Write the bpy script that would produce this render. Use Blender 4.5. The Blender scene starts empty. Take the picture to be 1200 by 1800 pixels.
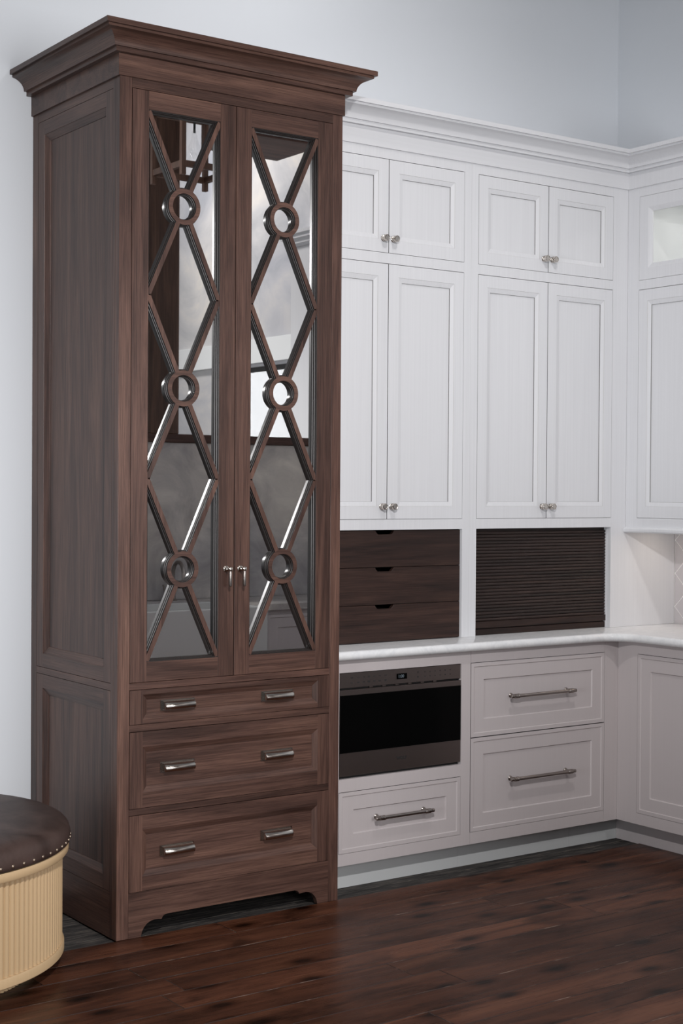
import bpy, bmesh, math, random
from mathutils import Vector, Matrix, Euler

random.seed(7)
scene = bpy.context.scene
col = scene.collection

# ------------------------------------------------------------------ camera
F_PX, YAW, PITCH, ROLL = 2632.6, 0.619067, -0.0143957, 0.0066192
CAM = Vector((-2.29395, -4.50488, 1.51731))
fw = Vector((math.sin(YAW) * math.cos(PITCH), math.cos(YAW) * math.cos(PITCH), math.sin(PITCH)))
rt = Vector((math.cos(YAW), -math.sin(YAW), 0))
up = rt.cross(fw)
r2 = rt * math.cos(ROLL) + up * math.sin(ROLL)
u2 = -rt * math.sin(ROLL) + up * math.cos(ROLL)
cd = bpy.data.cameras.new('camera')
cd.sensor_fit = 'VERTICAL'
cd.sensor_height = 36.0
cd.lens = F_PX * 36.0 / 1800.0
cd.clip_start = 0.05
cam = bpy.data.objects.new('camera', cd)
cam.matrix_world = Matrix(((r2.x, u2.x, -fw.x, CAM.x), (r2.y, u2.y, -fw.y, CAM.y), (r2.z, u2.z, -fw.z, CAM.z), (0, 0, 0, 1)))
col.objects.link(cam)
scene.camera = cam

# ------------------------------------------------------------------ world and light
world = bpy.data.worlds.new('world')
scene.world = world
world.use_nodes = True
bg = world.node_tree.nodes['Background']
bg.inputs[0].default_value = (0.80, 0.90, 1.0, 1)
bg.inputs[1].default_value = 0.15


def area(name, loc, target, size, power, color=(1, 1, 1), size_y=None, spread=180):
    l = bpy.data.lights.new(name, 'AREA')
    l.energy = power
    l.color = color
    l.shape = 'RECTANGLE' if size_y else 'DISK'
    l.size = size
    if size_y:
        l.size_y = size_y
    l.spread = math.radians(spread)
    o = bpy.data.objects.new(name, l)
    o.location = loc
    o.rotation_euler = (Vector(target) - Vector(loc)).to_track_quat('-Z', 'Y').to_euler()
    col.objects.link(o)
    return o


area('room_spotlight', (-1.1, -3.4, 3.0), (0.5, 0.3, 0.8), 0.12, 41, (1.0, 0.985, 0.985), None, 112)
area('ceiling_downlight', (0.75, -1.9, 4.5), (2.3, 0.2, 1.3), 0.14, 6, (1.0, 0.97, 0.95), None, 70)
area('wall_top_fill', (1.0, -0.7, 4.5), (1.0, 0.7, 3.55), 0.3, 3.5, (1.0, 0.98, 0.97), None, 110)  # added unseen fill that lifts the upper back wall
area('side_door_fill', (-4.2, -2.4, 1.3), (2.64, -0.15, 1.75), 1.6, 6, (0.94, 0.97, 1.0), 1.2, 40)  # added unseen fill, narrow beam aimed at the side-wall cabinet doors
area('rear_fill', (0.6, -6.4, 1.9), (0.9, 0.2, 0.9), 3.0, 66, (0.985, 0.985, 1.0), 1.8, 100)  # added broad frontal fill from behind the camera, unseen source
area('mirror_wall_fill', (1.7, -4.4, 4.4), (3.05, -3.9, 2.9), 0.5, 27, (1.0, 0.97, 0.95), None, 140)  # added fill brightening the plaster wall reflected in the mirror doors

vs = scene.view_settings
vs.view_transform = 'Standard'
vs.look = 'None'
vs.exposure = 0.0
vs.gamma = 1.0
vs.use_curve_mapping = False
scene.cycles.max_bounces = 7
scene.cycles.glossy_bounces = 5
scene.cycles.caustics_reflective = False
scene.cycles.caustics_refractive = False


# ------------------------------------------------------------------ materials
def new_mat(name, base=(0.8, 0.8, 0.8), rough=0.5, metal=0.0, spec=0.5, coat=0.0):
    m = bpy.data.materials.new(name)
    m.use_nodes = True
    b = m.node_tree.nodes['Principled BSDF']
    b.inputs['Base Color'].default_value = (*base, 1)
    b.inputs['Roughness'].default_value = rough
    b.inputs['Metallic'].default_value = metal
    b.inputs['Specular IOR Level'].default_value = spec
    b.inputs['Coat Weight'].default_value = coat
    return m


class NT:
    def __init__(s, m):
        s.t = m.node_tree
        s.n = s.t.nodes
        s.b = s.n['Principled BSDF']

    def add(s, typ, **kw):
        n = s.n.new(typ)
        for k, v in kw.items():
            setattr(n, k, v)
        return n

    def link(s, a, b):
        s.t.links.new(a, b)

    def coords(s, scale, rand=True):
        tc = s.add('ShaderNodeTexCoord')
        out = tc.outputs['Object']
        if rand:
            oi = s.add('ShaderNodeObjectInfo')
            mu = s.add('ShaderNodeMath', operation='MULTIPLY')
            mu.inputs[1].default_value = 37.0
            s.link(oi.outputs['Random'], mu.inputs[0])
            va = s.add('ShaderNodeVectorMath', operation='ADD')
            s.link(out, va.inputs[0])
            s.link(mu.outputs[0], va.inputs[1])
            out = va.outputs[0]
        mp = s.add('ShaderNodeMapping')
        mp.inputs['Scale'].default_value = scale
        s.link(out, mp.inputs['Vector'])
        return mp.outputs[0]

    def noise(s, vec, scale, detail=4, rough=0.55, dist=0.0):
        n = s.add('ShaderNodeTexNoise')
        n.inputs['Scale'].default_value = scale
        n.inputs['Detail'].default_value = detail
        n.inputs['Roughness'].default_value = rough
        n.inputs['Distortion'].default_value = dist
        s.link(vec, n.inputs['Vector'])
        return n.outputs['Fac']

    def ramp(s, fac, stops):
        r = s.add('ShaderNodeValToRGB')
        e = r.color_ramp.elements
        while len(e) < len(stops):
            e.new(0.5)
        for i, (p, c) in enumerate(stops):
            e[i].position = p
            e[i].color = (*c, 1) if len(c) == 3 else c
        s.link(fac, r.inputs[0])
        return r.outputs[0]

    def mix(s, a, b, fac, blend='MIX'):
        n = s.add('ShaderNodeMix', data_type='RGBA', blend_type=blend)
        for sock, v in ((n.inputs[6], a), (n.inputs[7], b), (n.inputs[0], fac)):
            if isinstance(v, (int, float)):
                sock.default_value = v
            elif isinstance(v, tuple):
                sock.default_value = (*v, 1)
            else:
                s.link(v, sock)
        return n.outputs[2]

    def bump(s, h, strength, dist=0.002):
        n = s.add('ShaderNodeBump')
        n.inputs['Strength'].default_value = strength
        n.inputs['Distance'].default_value = dist
        s.link(h, n.inputs['Height'])
        s.link(n.outputs[0], s.b.inputs['Normal'])

    def obj_tone(s, colr, lo, hi):
        oi = s.add('ShaderNodeObjectInfo')
        mr = s.add('ShaderNodeMapRange')
        mr.inputs[3].default_value = lo
        mr.inputs[4].default_value = hi
        s.link(oi.outputs['Random'], mr.inputs[0])
        hs = s.add('ShaderNodeHueSaturation')
        s.link(mr.outputs[0], hs.inputs['Value'])
        s.link(colr, hs.inputs['Color'])
        return hs.outputs[0]


def grain_scale(axis, along, across):
    return tuple(along if i == axis else across for i in range(3))


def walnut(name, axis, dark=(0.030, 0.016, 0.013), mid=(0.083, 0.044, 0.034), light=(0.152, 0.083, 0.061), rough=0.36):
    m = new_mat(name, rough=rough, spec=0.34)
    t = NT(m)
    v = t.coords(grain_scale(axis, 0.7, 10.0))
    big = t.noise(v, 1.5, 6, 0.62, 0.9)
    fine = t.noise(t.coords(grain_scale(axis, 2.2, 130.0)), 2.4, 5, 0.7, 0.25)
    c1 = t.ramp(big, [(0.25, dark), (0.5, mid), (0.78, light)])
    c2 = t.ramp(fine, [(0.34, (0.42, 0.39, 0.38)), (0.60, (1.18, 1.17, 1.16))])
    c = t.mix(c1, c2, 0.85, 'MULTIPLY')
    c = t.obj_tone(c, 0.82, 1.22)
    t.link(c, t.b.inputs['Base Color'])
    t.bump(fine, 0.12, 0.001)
    return m


WAL = [walnut('walnut_grain_%s' % a, i) for i, a in enumerate('xyz')]
WAX, WAY, WAZ = WAL
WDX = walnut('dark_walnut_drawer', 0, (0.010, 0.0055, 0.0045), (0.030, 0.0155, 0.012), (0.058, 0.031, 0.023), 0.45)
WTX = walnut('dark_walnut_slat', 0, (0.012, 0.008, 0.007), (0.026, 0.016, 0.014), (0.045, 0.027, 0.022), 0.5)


def paint(name, colr, streak=None, amount=0.0, rough=0.42, axis=2):
    m = new_mat(name, colr, rough)
    t = NT(m)
    v = t.coords(grain_scale(axis, 0.8, 60.0))
    n = t.noise(v, 2.0, 3, 0.6)
    if streak:
        c = t.mix(colr, streak, t.ramp(n, [(0.35, (0, 0, 0)), (0.75, (amount,) * 3)]))
        t.link(c, t.b.inputs['Base Color'])
    t.bump(n, 0.05, 0.0006)
    return m


WHT = paint('white_glazed_paint', (0.670, 0.672, 0.692), (0.55, 0.55, 0.57), 0.28, 0.42)
WHTX = paint('white_glazed_paint_level', (0.670, 0.672, 0.692), (0.55, 0.55, 0.57), 0.20, 0.42, 0)
TAU = paint('taupe_paint', (0.50, 0.455, 0.455), (0.46, 0.415, 0.415), 0.3, 0.45)
GLZ = new_mat('grey_glaze_in_groove', (0.20, 0.195, 0.195), 0.6)
GLZ2 = new_mat('pale_glaze_line', (0.50, 0.49, 0.49), 0.6)
EBON = new_mat('near_black_moulding', (0.016, 0.012, 0.011), 0.30, 0.0, 0.4)
TOE = paint('pale_toe_kick_paint', (0.56, 0.57, 0.57), None, 0, 0.45)


def wall_mat(name, colr):
    m = new_mat(name, colr, 0.75, spec=0.25)
    t = NT(m)
    n = t.noise(t.coords((1, 1, 1), False), 180.0, 2)
    t.bump(n, 0.06, 0.0008)
    return m


PAINTWALL = wall_mat('grey_blue_wall_paint', (0.745, 0.77, 0.805))
CEILM = wall_mat('ceiling_paint', (0.7, 0.7, 0.7))


def cloudy(name, a, b, c_, scale, rough):
    m = new_mat(name, a, rough, spec=0.3)
    t = NT(m)
    v = t.coords((1, 1, 1.25), False)
    n1 = t.noise(v, scale, 8, 0.62, 0.9)
    n2 = t.noise(v, scale * 0.4, 4, 0.5, 0.4)
    c1 = t.ramp(n1, [(0.32, a), (0.52, b), (0.70, c_)])
    c = t.mix(c1, t.ramp(n2, [(0.35, (0.75, 0.76, 0.8)), (0.65, (1.08, 1.05, 1.0))]), 1.0, 'MULTIPLY')
    t.link(c, t.b.inputs['Base Color'])
    return m


PLAST = cloudy('cloudy_plaster', (0.50, 0.515, 0.55), (0.66, 0.665, 0.69), (0.84, 0.81, 0.77), 1.7, 0.8)
SLAB = cloudy('cloudy_grey_stone', (0.38, 0.355, 0.345), (0.55, 0.515, 0.49), (0.72, 0.68, 0.63), 3.2, 0.5)


def marble():
    m = new_mat('white_marble', (0.8, 0.8, 0.8), 0.06, spec=0.5)
    t = NT(m)
    v = t.coords((1, 1, 1), False)
    n = t.noise(v, 3.5, 8, 0.65, 1.6)
    f = t.noise(v, 60.0, 4, 0.6)
    c = t.ramp(n, [(0.44, (0.78, 0.78, 0.785)), (0.5, (0.72, 0.725, 0.735)), (0.54, (0.78, 0.78, 0.785))])
    c = t.mix(c, t.ramp(f, [(0.35, (0.92, 0.92, 0.93)), (0.6, (1, 1, 1))]), 0.7, 'MULTIPLY')
    t.link(c, t.b.inputs['Base Color'])
    return m


MARB = marble()


def floor_wood():
    m = new_mat('dark_stained_plank', rough=0.30, spec=0.09)
    t = NT(m)
    v = t.coords((0.7, 6.5, 6.5))
    big = t.noise(v, 1.8, 6, 0.62, 1.0)
    fine = t.noise(t.coords((2.0, 80.0, 80.0)), 2.0, 4, 0.6)
    blot = t.noise(t.coords((1.6, 3.4, 1)), 2.2, 4, 0.6, 0.5)
    c = t.ramp(big, [(0.25, (0.022, 0.010, 0.007)), (0.5, (0.080, 0.030, 0.017)), (0.78, (0.145, 0.058, 0.031))])
    c = t.mix(c, t.ramp(fine, [(0.3, (0.6, 0.6, 0.6)), (0.65, (1.15, 1.15, 1.15))]), 0.8, 'MULTIPLY')
    c = t.mix(c, t.ramp(blot, [(0.32, (0.35, 0.35, 0.36)), (0.5, (1, 1, 1))]), 0.85, 'MULTIPLY')
    vo = t.add('ShaderNodeTexVoronoi')
    vo.voronoi_dimensions = '2D'
    vo.inputs['Scale'].default_value = 1.0
    vo.inputs['Randomness'].default_value = 1.0
    t.link(t.coords((2.3, 5.0, 1.0)), vo.inputs['Vector'])
    knot = t.ramp(vo.outputs['Distance'], [(0.05, (0.06, 0.055, 0.055)), (0.11, (0.55, 0.5, 0.46)), (0.20, (1, 1, 1))])
    c = t.mix(c, knot, 0.9, 'MULTIPLY')
    c = t.obj_tone(c, 0.75, 1.25)
    t.link(c, t.b.inputs['Base Color'])
    rr = t.ramp(fine, [(0.3, (0.24,) * 3), (0.7, (0.38,) * 3)])
    t.link(rr, t.b.inputs['Roughness'])
    t.bump(fine, 0.18, 0.0012)
    return m


PLANK = floor_wood()


def worn_edge():
    m = new_mat('worn_plank_edge', rough=0.5)
    t = NT(m)
    n = t.noise(t.coords((5.0, 30.0, 1.0)), 1.2, 4, 0.7)
    c = t.ramp(n, [(0.54, (0.020, 0.010, 0.008)), (0.66, (0.17, 0.115, 0.09))])
    t.link(c, t.b.inputs['Base Color'])
    return m


EDGE = worn_edge()


def rough_board():
    m = new_mat('black_rough_board', rough=0.75, spec=0.3)
    t = NT(m)
    n = t.noise(t.coords((4.0, 70.0, 70.0)), 2.0, 5, 0.7)
    c = t.ramp(n, [(0.36, (0.010, 0.009, 0.009)), (0.52, (0.045, 0.040, 0.038)), (0.70, (0.18, 0.155, 0.13))])
    t.link(c, t.b.inputs['Base Color'])
    t.bump(n, 0.8, 0.005)
    return m


BLACKB = rough_board()
TIMBER = walnut('dark_timber', 2, (0.045, 0.025, 0.017), (0.115, 0.060, 0.040), (0.20, 0.108, 0.072), 0.6)
TIMBERX = walnut('dark_timber_level', 0, (0.040, 0.018, 0.013), (0.100, 0.046, 0.033), (0.18, 0.085, 0.060), 0.6)
NICKEL = new_mat('polished_nickel', (0.62, 0.57, 0.52), 0.16, 1.0)
SATIN = new_mat('satin_nickel', (0.31, 0.275, 0.255), 0.30, 1.0)
MIRROR = new_mat('mirror_glass', (0.90, 0.90, 0.90), 0.012, 1.0)
DARK = new_mat('gap_shade_and_dark_parts', (0.012, 0.011, 0.011), 0.8)  # near-black; on carcasses and drawer edges it stands for shade in the gaps
BLACKGL = new_mat('black_glass', (0.002, 0.002, 0.002), 0.08, 0.0, 0.05)
INTW = new_mat('white_interior', (0.82, 0.84, 0.84), 0.5)
GROUT = new_mat('pale_grout', (0.86, 0.84, 0.83), 0.8)
TILE = new_mat('grey_glazed_tile', (0.52, 0.49, 0.50), 0.2)
CERAM = new_mat('white_fireclay', (0.62, 0.62, 0.61), 0.15)
TAN = paint('tan_lacquer', (0.55, 0.385, 0.22), (0.47, 0.32, 0.175), 0.25, 0.45)
NAIL = new_mat('antique_brass_nail', (0.40, 0.32, 0.25), 0.42, 1.0)
INK = new_mat('dark_print', (0.02, 0.018, 0.018), 0.5)
LED = new_mat('display_digits', (0.05, 0.06, 0.07), 0.4)
LED.node_tree.nodes['Principled BSDF'].inputs['Emission Color'].default_value = (0.30, 0.36, 0.42, 1)
LED.node_tree.nodes['Principled BSDF'].inputs['Emission Strength'].default_value = 0.25
STRIP = new_mat('warm_light_strip', (0.9, 0.8, 0.7), 0.4)
STRIP.node_tree.nodes['Principled BSDF'].inputs['Emission Color'].default_value = (1.0, 0.80, 0.60, 1)
STRIP.node_tree.nodes['Principled BSDF'].inputs['Emission Strength'].default_value = 1.2


def steel():
    m = new_mat('brushed_steel', (0.25, 0.21, 0.195), 0.34, 1.0)
    t = NT(m)
    n = t.noise(t.coords((2.0, 300.0, 300.0)), 2.0, 3, 0.6)
    t.bump(n, 0.06, 0.0004)
    return m


STEEL = steel()


def leather():
    m = new_mat('dark_brown_leather', (0.06, 0.04, 0.034), 0.50, spec=0.3)
    t = NT(m)
    v = t.coords((1, 1, 1), False)
    n = t.noise(v, 9.0, 6, 0.6, 0.6)
    t.link(t.ramp(n, [(0.3, (0.028, 0.016, 0.013)), (0.7, (0.075, 0.048, 0.041))]), t.b.inputs['Base Color'])
    vo = t.add('ShaderNodeTexVoronoi')
    vo.inputs['Scale'].default_value = 260.0
    t.link(v, vo.inputs['Vector'])
    t.bump(vo.outputs['Distance'], 0.12, 0.001)
    return m


LEATH = leather()


def clear_glass():
    m = bpy.data.materials.new('clear_pane')
    m.use_nodes = True
    nt = m.node_tree
    nt.nodes.clear()
    out = nt.nodes.new('ShaderNodeOutputMaterial')
    tr = nt.nodes.new('ShaderNodeBsdfTransparent')
    gl = nt.nodes.new('ShaderNodeBsdfGlossy')
    gl.inputs['Roughness'].default_value = 0.02
    mx = nt.nodes.new('ShaderNodeMixShader')
    mx.inputs[0].default_value = 0.08
    nt.links.new(tr.outputs[0], mx.inputs[1])
    nt.links.new(gl.outputs[0], mx.inputs[2])
    nt.links.new(mx.outputs[0], out.inputs[0])
    return m


PANE = clear_glass()


# ------------------------------------------------------------------ mesh builder
class MB:
    def __init__(s, tf=None):
        s.v, s.f, s.m = [], [], []
        s.tf = tf or (lambda a, b, c: (a, b, c))

    def add(s, verts, faces, m=0):
        k = len(s.v)
        s.v += [s.tf(*p) for p in verts]
        for f in faces:
            s.f.append([i + k for i in f])
            s.m.append(m)
        return s

    def box(s, x0, x1, y0, y1, z0, z1, m=0):
        p = [(x, y, z) for x in (x0, x1) for y in (y0, y1) for z in (z0, z1)]
        return s.add(p, [(0, 1, 3, 2), (4, 6, 7, 5), (0, 4, 5, 1), (2, 3, 7, 6), (0, 2, 6, 4), (1, 5, 7, 3)], m)

    def prism(s, poly, fn, m=0):
        """poly: 2D outline; fn(a,b,t) -> point for t=0/1"""
        n = len(poly)
        p = [fn(a, b, 0) for a, b in poly] + [fn(a, b, 1) for a, b in poly]
        fs = [list(range(n)), list(range(2 * n - 1, n - 1, -1))]
        fs += [(i, (i + 1) % n, n + (i + 1) % n, n + i) for i in range(n)]
        return s.add(p, fs, m)

    def lathe(s, prof, org, axis=(0, 0, 1), seg=24, m=0, closed=False, cap=True):
        """prof: list of (radius, height along axis)"""
        ax = Vector(axis).normalized()
        q = Vector((1, 0, 0)) if abs(ax.x) < 0.9 else Vector((0, 1, 0))
        e1 = ax.cross(q).normalized()
        e2 = ax.cross(e1)
        o = Vector(org)
        p = []
        for r, h in prof:
            for i in range(seg):
                a = 2 * math.pi * i / seg
                p.append(tuple(o + ax * h + (e1 * math.cos(a) + e2 * math.sin(a)) * r))
        fs = []
        n = len(prof)
        for j in range(n if closed else n - 1):
            j2 = (j + 1) % n
            for i in range(seg):
                i2 = (i + 1) % seg
                fs.append((j * seg + i, j * seg + i2, j2 * seg + i2, j2 * seg + i))
        if cap and not closed:
            fs.append(list(range(seg))[::-1])
            fs.append([(n - 1) * seg + i for i in range(seg)])
        return s.add(p, fs, m)

    def tube(s, pts, r, seg=12, m=0):
        pts = [Vector(p) for p in pts]
        rr = r if isinstance(r, (list, tuple)) else [r] * len(pts)
        p = []
        up_ = None
        for i, c in enumerate(pts):
            d = (pts[min(i + 1, len(pts) - 1)] - pts[max(i - 1, 0)]).normalized()
            q = Vector((0, 0, 1)) if abs(d.z) < 0.95 else Vector((1, 0, 0))
            if up_ is None:
                up_ = q
            e1 = d.cross(up_).normalized()
            e2 = e1.cross(d).normalized()
            up_ = e2
            for k in range(seg):
                a = 2 * math.pi * k / seg
                p.append(tuple(c + (e1 * math.cos(a) + e2 * math.sin(a)) * rr[i]))
        fs = []
        for j in range(len(pts) - 1):
            for k in range(seg):
                k2 = (k + 1) % seg
                fs.append((j * seg + k, j * seg + k2, (j + 1) * seg + k2, (j + 1) * seg + k))
        fs.append(list(range(seg)))
        fs.append([(len(pts) - 1) * seg + k for k in range(seg)][::-1])
        return s.add(p, fs, m)

    def rings(s, u0, u1, v0, v1, rings, mu=0, mv=0, mp=0, butt=True, special=None):
        """nested rectangular front: rings = [(inset_u, inset_v, w), ...] from outside in, capped by the last."""
        R = []
        for iu, iv, w in rings:
            R.append((u0 + iu, u1 - iu, v0 + iv, v1 - iv, w))
        mu0, mv0 = mu, mv
        for ir, (A, B) in enumerate(zip(R[:-1], R[1:])):
            mu = mv = (special or {}).get(ir, -1)
            if mu < 0:
                mu, mv = mu0, mv0
            flat = abs(A[4] - B[4]) < 1e-7
            a0, a1, b0, b1, w = A
            c0, c1, d0, d1, w2 = B
            if flat and butt:
                for q, mm in (((a0, c0, b0, b1), mv), ((c1, a1, b0, b1), mv), ((c0, c1, d1, b1), mu), ((c0, c1, b0, d0), mu)):
                    if q[1] - q[0] > 1e-6 and q[3] - q[2] > 1e-6:
                        s.add([(q[0], q[2], w), (q[1], q[2], w), (q[1], q[3], w), (q[0], q[3], w)], [(0, 1, 2, 3)], mm)
            else:
                s.add([(a0, b0, w), (c0, d0, w2), (c0, d1, w2), (a0, b1, w)], [(0, 1, 2, 3)], mv)
                s.add([(a1, b0, w), (c1, d0, w2), (c1, d1, w2), (a1, b1, w)], [(3, 2, 1, 0)], mv)
                s.add([(a0, b1, w), (c0, d1, w2), (c1, d1, w2), (a1, b1, w)], [(0, 1, 2, 3)], mu)
                s.add([(a0, b0, w), (c0, d0, w2), (c1, d0, w2), (a1, b0, w)], [(3, 2, 1, 0)], mu)
        a0, a1, b0, b1, w = R[-1]
        s.add([(a0, b0, w), (a1, b0, w), (a1, b1, w), (a0, b1, w)], [(0, 1, 2, 3)], mp)
        return s

    def build(s, name, mats, parent=None, smooth=False, bevel=0.0, seg=1, merge=False, kind=None, bevel_mat=None, angle=38):
        me = bpy.data.meshes.new(name)
        me.from_pydata(s.v, [], s.f)
        if not isinstance(mats, (list, tuple)):
            mats = [mats]
        for mt in mats:
            me.materials.append(mt)
        me.polygons.foreach_set('material_index', s.m)
        bm = bmesh.new()
        bm.from_mesh(me)
        if merge:
            bmesh.ops.remove_doubles(bm, verts=bm.verts, dist=1e-5)
        bmesh.ops.recalc_face_normals(bm, faces=bm.faces)
        bm.to_mesh(me)
        bm.free()
        if smooth:
            me.polygons.foreach_set('use_smooth', [True] * len(me.polygons))
            me.set_sharp_from_angle(angle=math.radians(angle))
        return link(name, me, parent, bevel, seg, kind, bevel_mat)


def link(name, me, parent=None, bevel=0.0, seg=1, kind=None, bevel_mat=None):
    o = bpy.data.objects.new(name, me)
    col.objects.link(o)
    if parent:
        o.parent = parent
    if bevel:
        b = o.modifiers.new('bevel', 'BEVEL')
        b.width = bevel
        b.segments = seg
        b.limit_method = 'ANGLE'
        b.angle_limit = math.radians(40)
        if bevel_mat is not None:
            b.material = bevel_mat
    if kind:
        o['kind'] = kind
    return o


def thing(name, label, cat, loc=(0, 0, 0), group=None):
    o = bpy.data.objects.new(name, None)
    o.empty_display_size = 0.1
    o.location = loc
    col.objects.link(o)
    return tag(o, label, cat, group)


def tag(o, label, cat, group=None, kind=None):
    o['label'] = label
    o['category'] = cat
    if group:
        o['group'] = group
    if kind:
        o['kind'] = kind
    return o


def box_obj(name, x0, x1, y0, y1, z0, z1, mat, parent=None, bevel=0.001, kind=None):
    return MB().box(x0, x1, y0, y1, z0, z1).build(name, mat, parent, bevel=bevel, kind=kind)


def front(Y):            # (u, v, w) -> face pointing to -y
    return lambda u, v, w: (u, Y - w, v)


def leftface(X):         # face pointing to -x, u = y
    return lambda u, v, w: (X - w, u, v)


# key dimensions (metres)
W, YB, YU, XU, XB, XWALL, YWALL = 0.910, 0.0713, 0.229, 2.6436, 2.4412, 3.055, 0.70
CT = 0.914
CB = CT + 0.0007      # underside of what stands on the counter
XT, YT = 2.516, 0.1466
CEIL = 4.6

# ------------------------------------------------------------------ room shell
def struct(name, label, mb, mat, **k):
    o = mb.build(name, mat, kind='structure', **k)
    o['label'] = label
    return o


struct('wall_back', 'pale grey blue painted wall behind the cabinets', MB().box(-4.6, 3.25, YWALL, YWALL + 0.12, -0.05, CEIL), PAINTWALL)
struct('wall_right', 'grey blue painted side wall above the corner cabinets', MB().box(XWALL, XWALL + 0.12, -2.9, YWALL, -0.05, CEIL), PAINTWALL)
struct('ceiling', 'plain pale ceiling of the tall kitchen', MB().box(-4.6, 3.25, -6.6, YWALL + 0.12, CEIL, CEIL + 0.1), CEILM)
fl = struct('floor', 'dark red brown stained pine plank floor', MB().box(-4.6, 3.3, -6.6, YWALL, -0.08, -0.020), DARK)

PITCHP = 0.1405
Y0F = 0.0045
plank_cache = {}
for r in range(28):
    y1 = Y0F - r * PITCHP
    y0 = y1 - PITCHP
    x = -3.1 - random.random() * 1.6
    while x < 2.50:
        L = random.uniform(1.1, 2.3)
        xe = min(x + L, 2.512)
        if 2.512 - xe < 0.25:
            xe = 2.512
        if xe > -3.0 and xe - x > 0.02:
            mb = MB().box(-(xe - x) / 2, (xe - x) / 2, -PITCHP / 2 + 0.0006, PITCHP / 2 - 0.0006, -0.018, 0)
            o = mb.build('plank', [PLANK, EDGE], fl, bevel=0.0016, bevel_mat=1)
            o.location = ((x + xe) / 2, (y0 + y1) / 2, random.uniform(-0.0009, 0.0))
        x = xe + 0.0006
# rough black boards under and beside the cabinets, where the stained planks stop
yb = Y0F + 0.001
k = 0
while yb < 0.69:
    wdt = random.uniform(0.034, 0.075)
    ye = min(yb + wdt, 0.699)
    for xa, xb_ in ((-3.0, -0.62 + random.uniform(-0.3, 0.3)), (None, 2.515)):
        xa = xa if xa is not None else last + 0.002
        last = xb_
        MB().box(xa, xb_, yb, ye - 0.002, -0.018, -0.007 + random.uniform(-0.002, 0.0015)).build('rough_board', BLACKB, fl, bevel=0.001)
    yb = ye

# tiled splashback on the side wall
bs = struct('wall_splashback', 'splashback wall of diagonal grey tiles under the corner cabinet', MB().box(2.970, XWALL, -0.95, YU + 0.02, CT, 1.40), GROUT)


def clip(poly, y0, y1, z0, z1):
    def cut(P, inside, inter):
        out = []
        for i in range(len(P)):
            a, b = P[i - 1], P[i]
            ia, ib = inside(a), inside(b)
            if ib:
                if not ia:
                    out.append(inter(a, b))
                out.append(b)
            elif ia:
                out.append(inter(a, b))
        return out

    def lerp(axis, val):
        def f(a, b):
            t = (val - a[axis]) / (b[axis] - a[axis])
            return tuple(a[i] + (b[i] - a[i]) * t for i in (0, 1))
        return f
    for inside, it in ((lambda p: p[0] >= y0, lerp(0, y0)), (lambda p: p[0] <= y1, lerp(0, y1)), (lambda p: p[1] >= z0, lerp(1, z0)), (lambda p: p[1] <= z1, lerp(1, z1))):
        if not poly:
            return []
        poly = cut(poly, inside, it)
    return poly


DG = 0.153 / 2
for i in range(-1, 9):
    for j in range(-1, 5):
        for odd in (0, 1):
            cy = 0.227 - DG - i * 2 * DG + odd * DG
            cz = 1.1456 - 2 * DG * 2 + j * 2 * DG + odd * DG
            h = DG - 0.0030
            P = clip([(cy - h, cz), (cy, cz - h), (cy + h, cz), (cy, cz + h)], -0.93, YU - 0.002, CT + 0.002, 1.39)
            if len(P) >= 3:
                MB().prism(P, lambda a, b, t: (2.970 - 0.0022 * t, a, b)).build('tile', TILE, bs, bevel=0.0006)

# ------------------------------------------------------------------ hardware
def place(mb_fn, name, mat, parent, loc, smooth=True, rot=None):
    o = mb_fn().build(name, mat, parent, smooth=smooth, merge=True)
    o.location = loc
    if rot:
        o.rotation_euler = rot
    return o


def cup_mesh():
    mb = MB()
    mb.box(-0.067, 0.067, -0.004, 0, -0.018, 0.018)
    mb.box(-0.062, 0.062, -0.009, -0.004, -0.0155, 0.0155)
    n, seg = 14, 9
    outer, inner = [], []
    for i in range(n + 1):
        x = -0.056 + 0.112 * i / n
        bow = 0.019 + 0.006 * (1 - (2 * i / n - 1) ** 2)
        for k2 in range(seg + 1):
            a = math.radians(-38 + 128 * k2 / seg)
            outer.append((x, -0.009 - bow * math.cos(a), -0.003 + 0.0165 * math.sin(a)))
            inner.append((x, -0.009 - (bow - 0.003) * math.cos(a), -0.003 + 0.0135 * math.sin(a)))
    P = outer + inner
    K = len(outer)
    fs = []
    for i in range(n):
        for k2 in range(seg):
            a, b = i * (seg + 1) + k2, (i + 1) * (seg + 1) + k2
            fs.append((a, b, b + 1, a + 1))
            fs.append((K + a, K + a + 1, K + b + 1, K + b))
        a, b = i * (seg + 1), (i + 1) * (seg + 1)
        fs.append((a, K + a, K + b, b))
        a, b = a + seg, b + seg
        fs.append((a, b, K + b, K + a))
    mb.add(P, fs)
    for i in (0, n):
        ring = [outer[i * (seg + 1) + k2] for k2 in range(seg + 1)]
        sg = -1 if i == 0 else 1
        ring2 = [(p[0] + sg * 0.003, p[1], p[2]) for p in ring]
        base = [(ring[0][0], -0.009, ring[-1][2]), (ring[0][0], -0.009, ring[0][2])]
        pl = ring + base
        pl2 = [(p[0] + sg * 0.003, p[1], p[2]) for p in pl]
        m = len(pl)
        mb.add(pl + pl2, [list(range(m)), list(range(2 * m - 1, m - 1, -1))] + [(q, (q + 1) % m, m + (q + 1) % m, m + q) for q in range(m)])
    return mb


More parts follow.
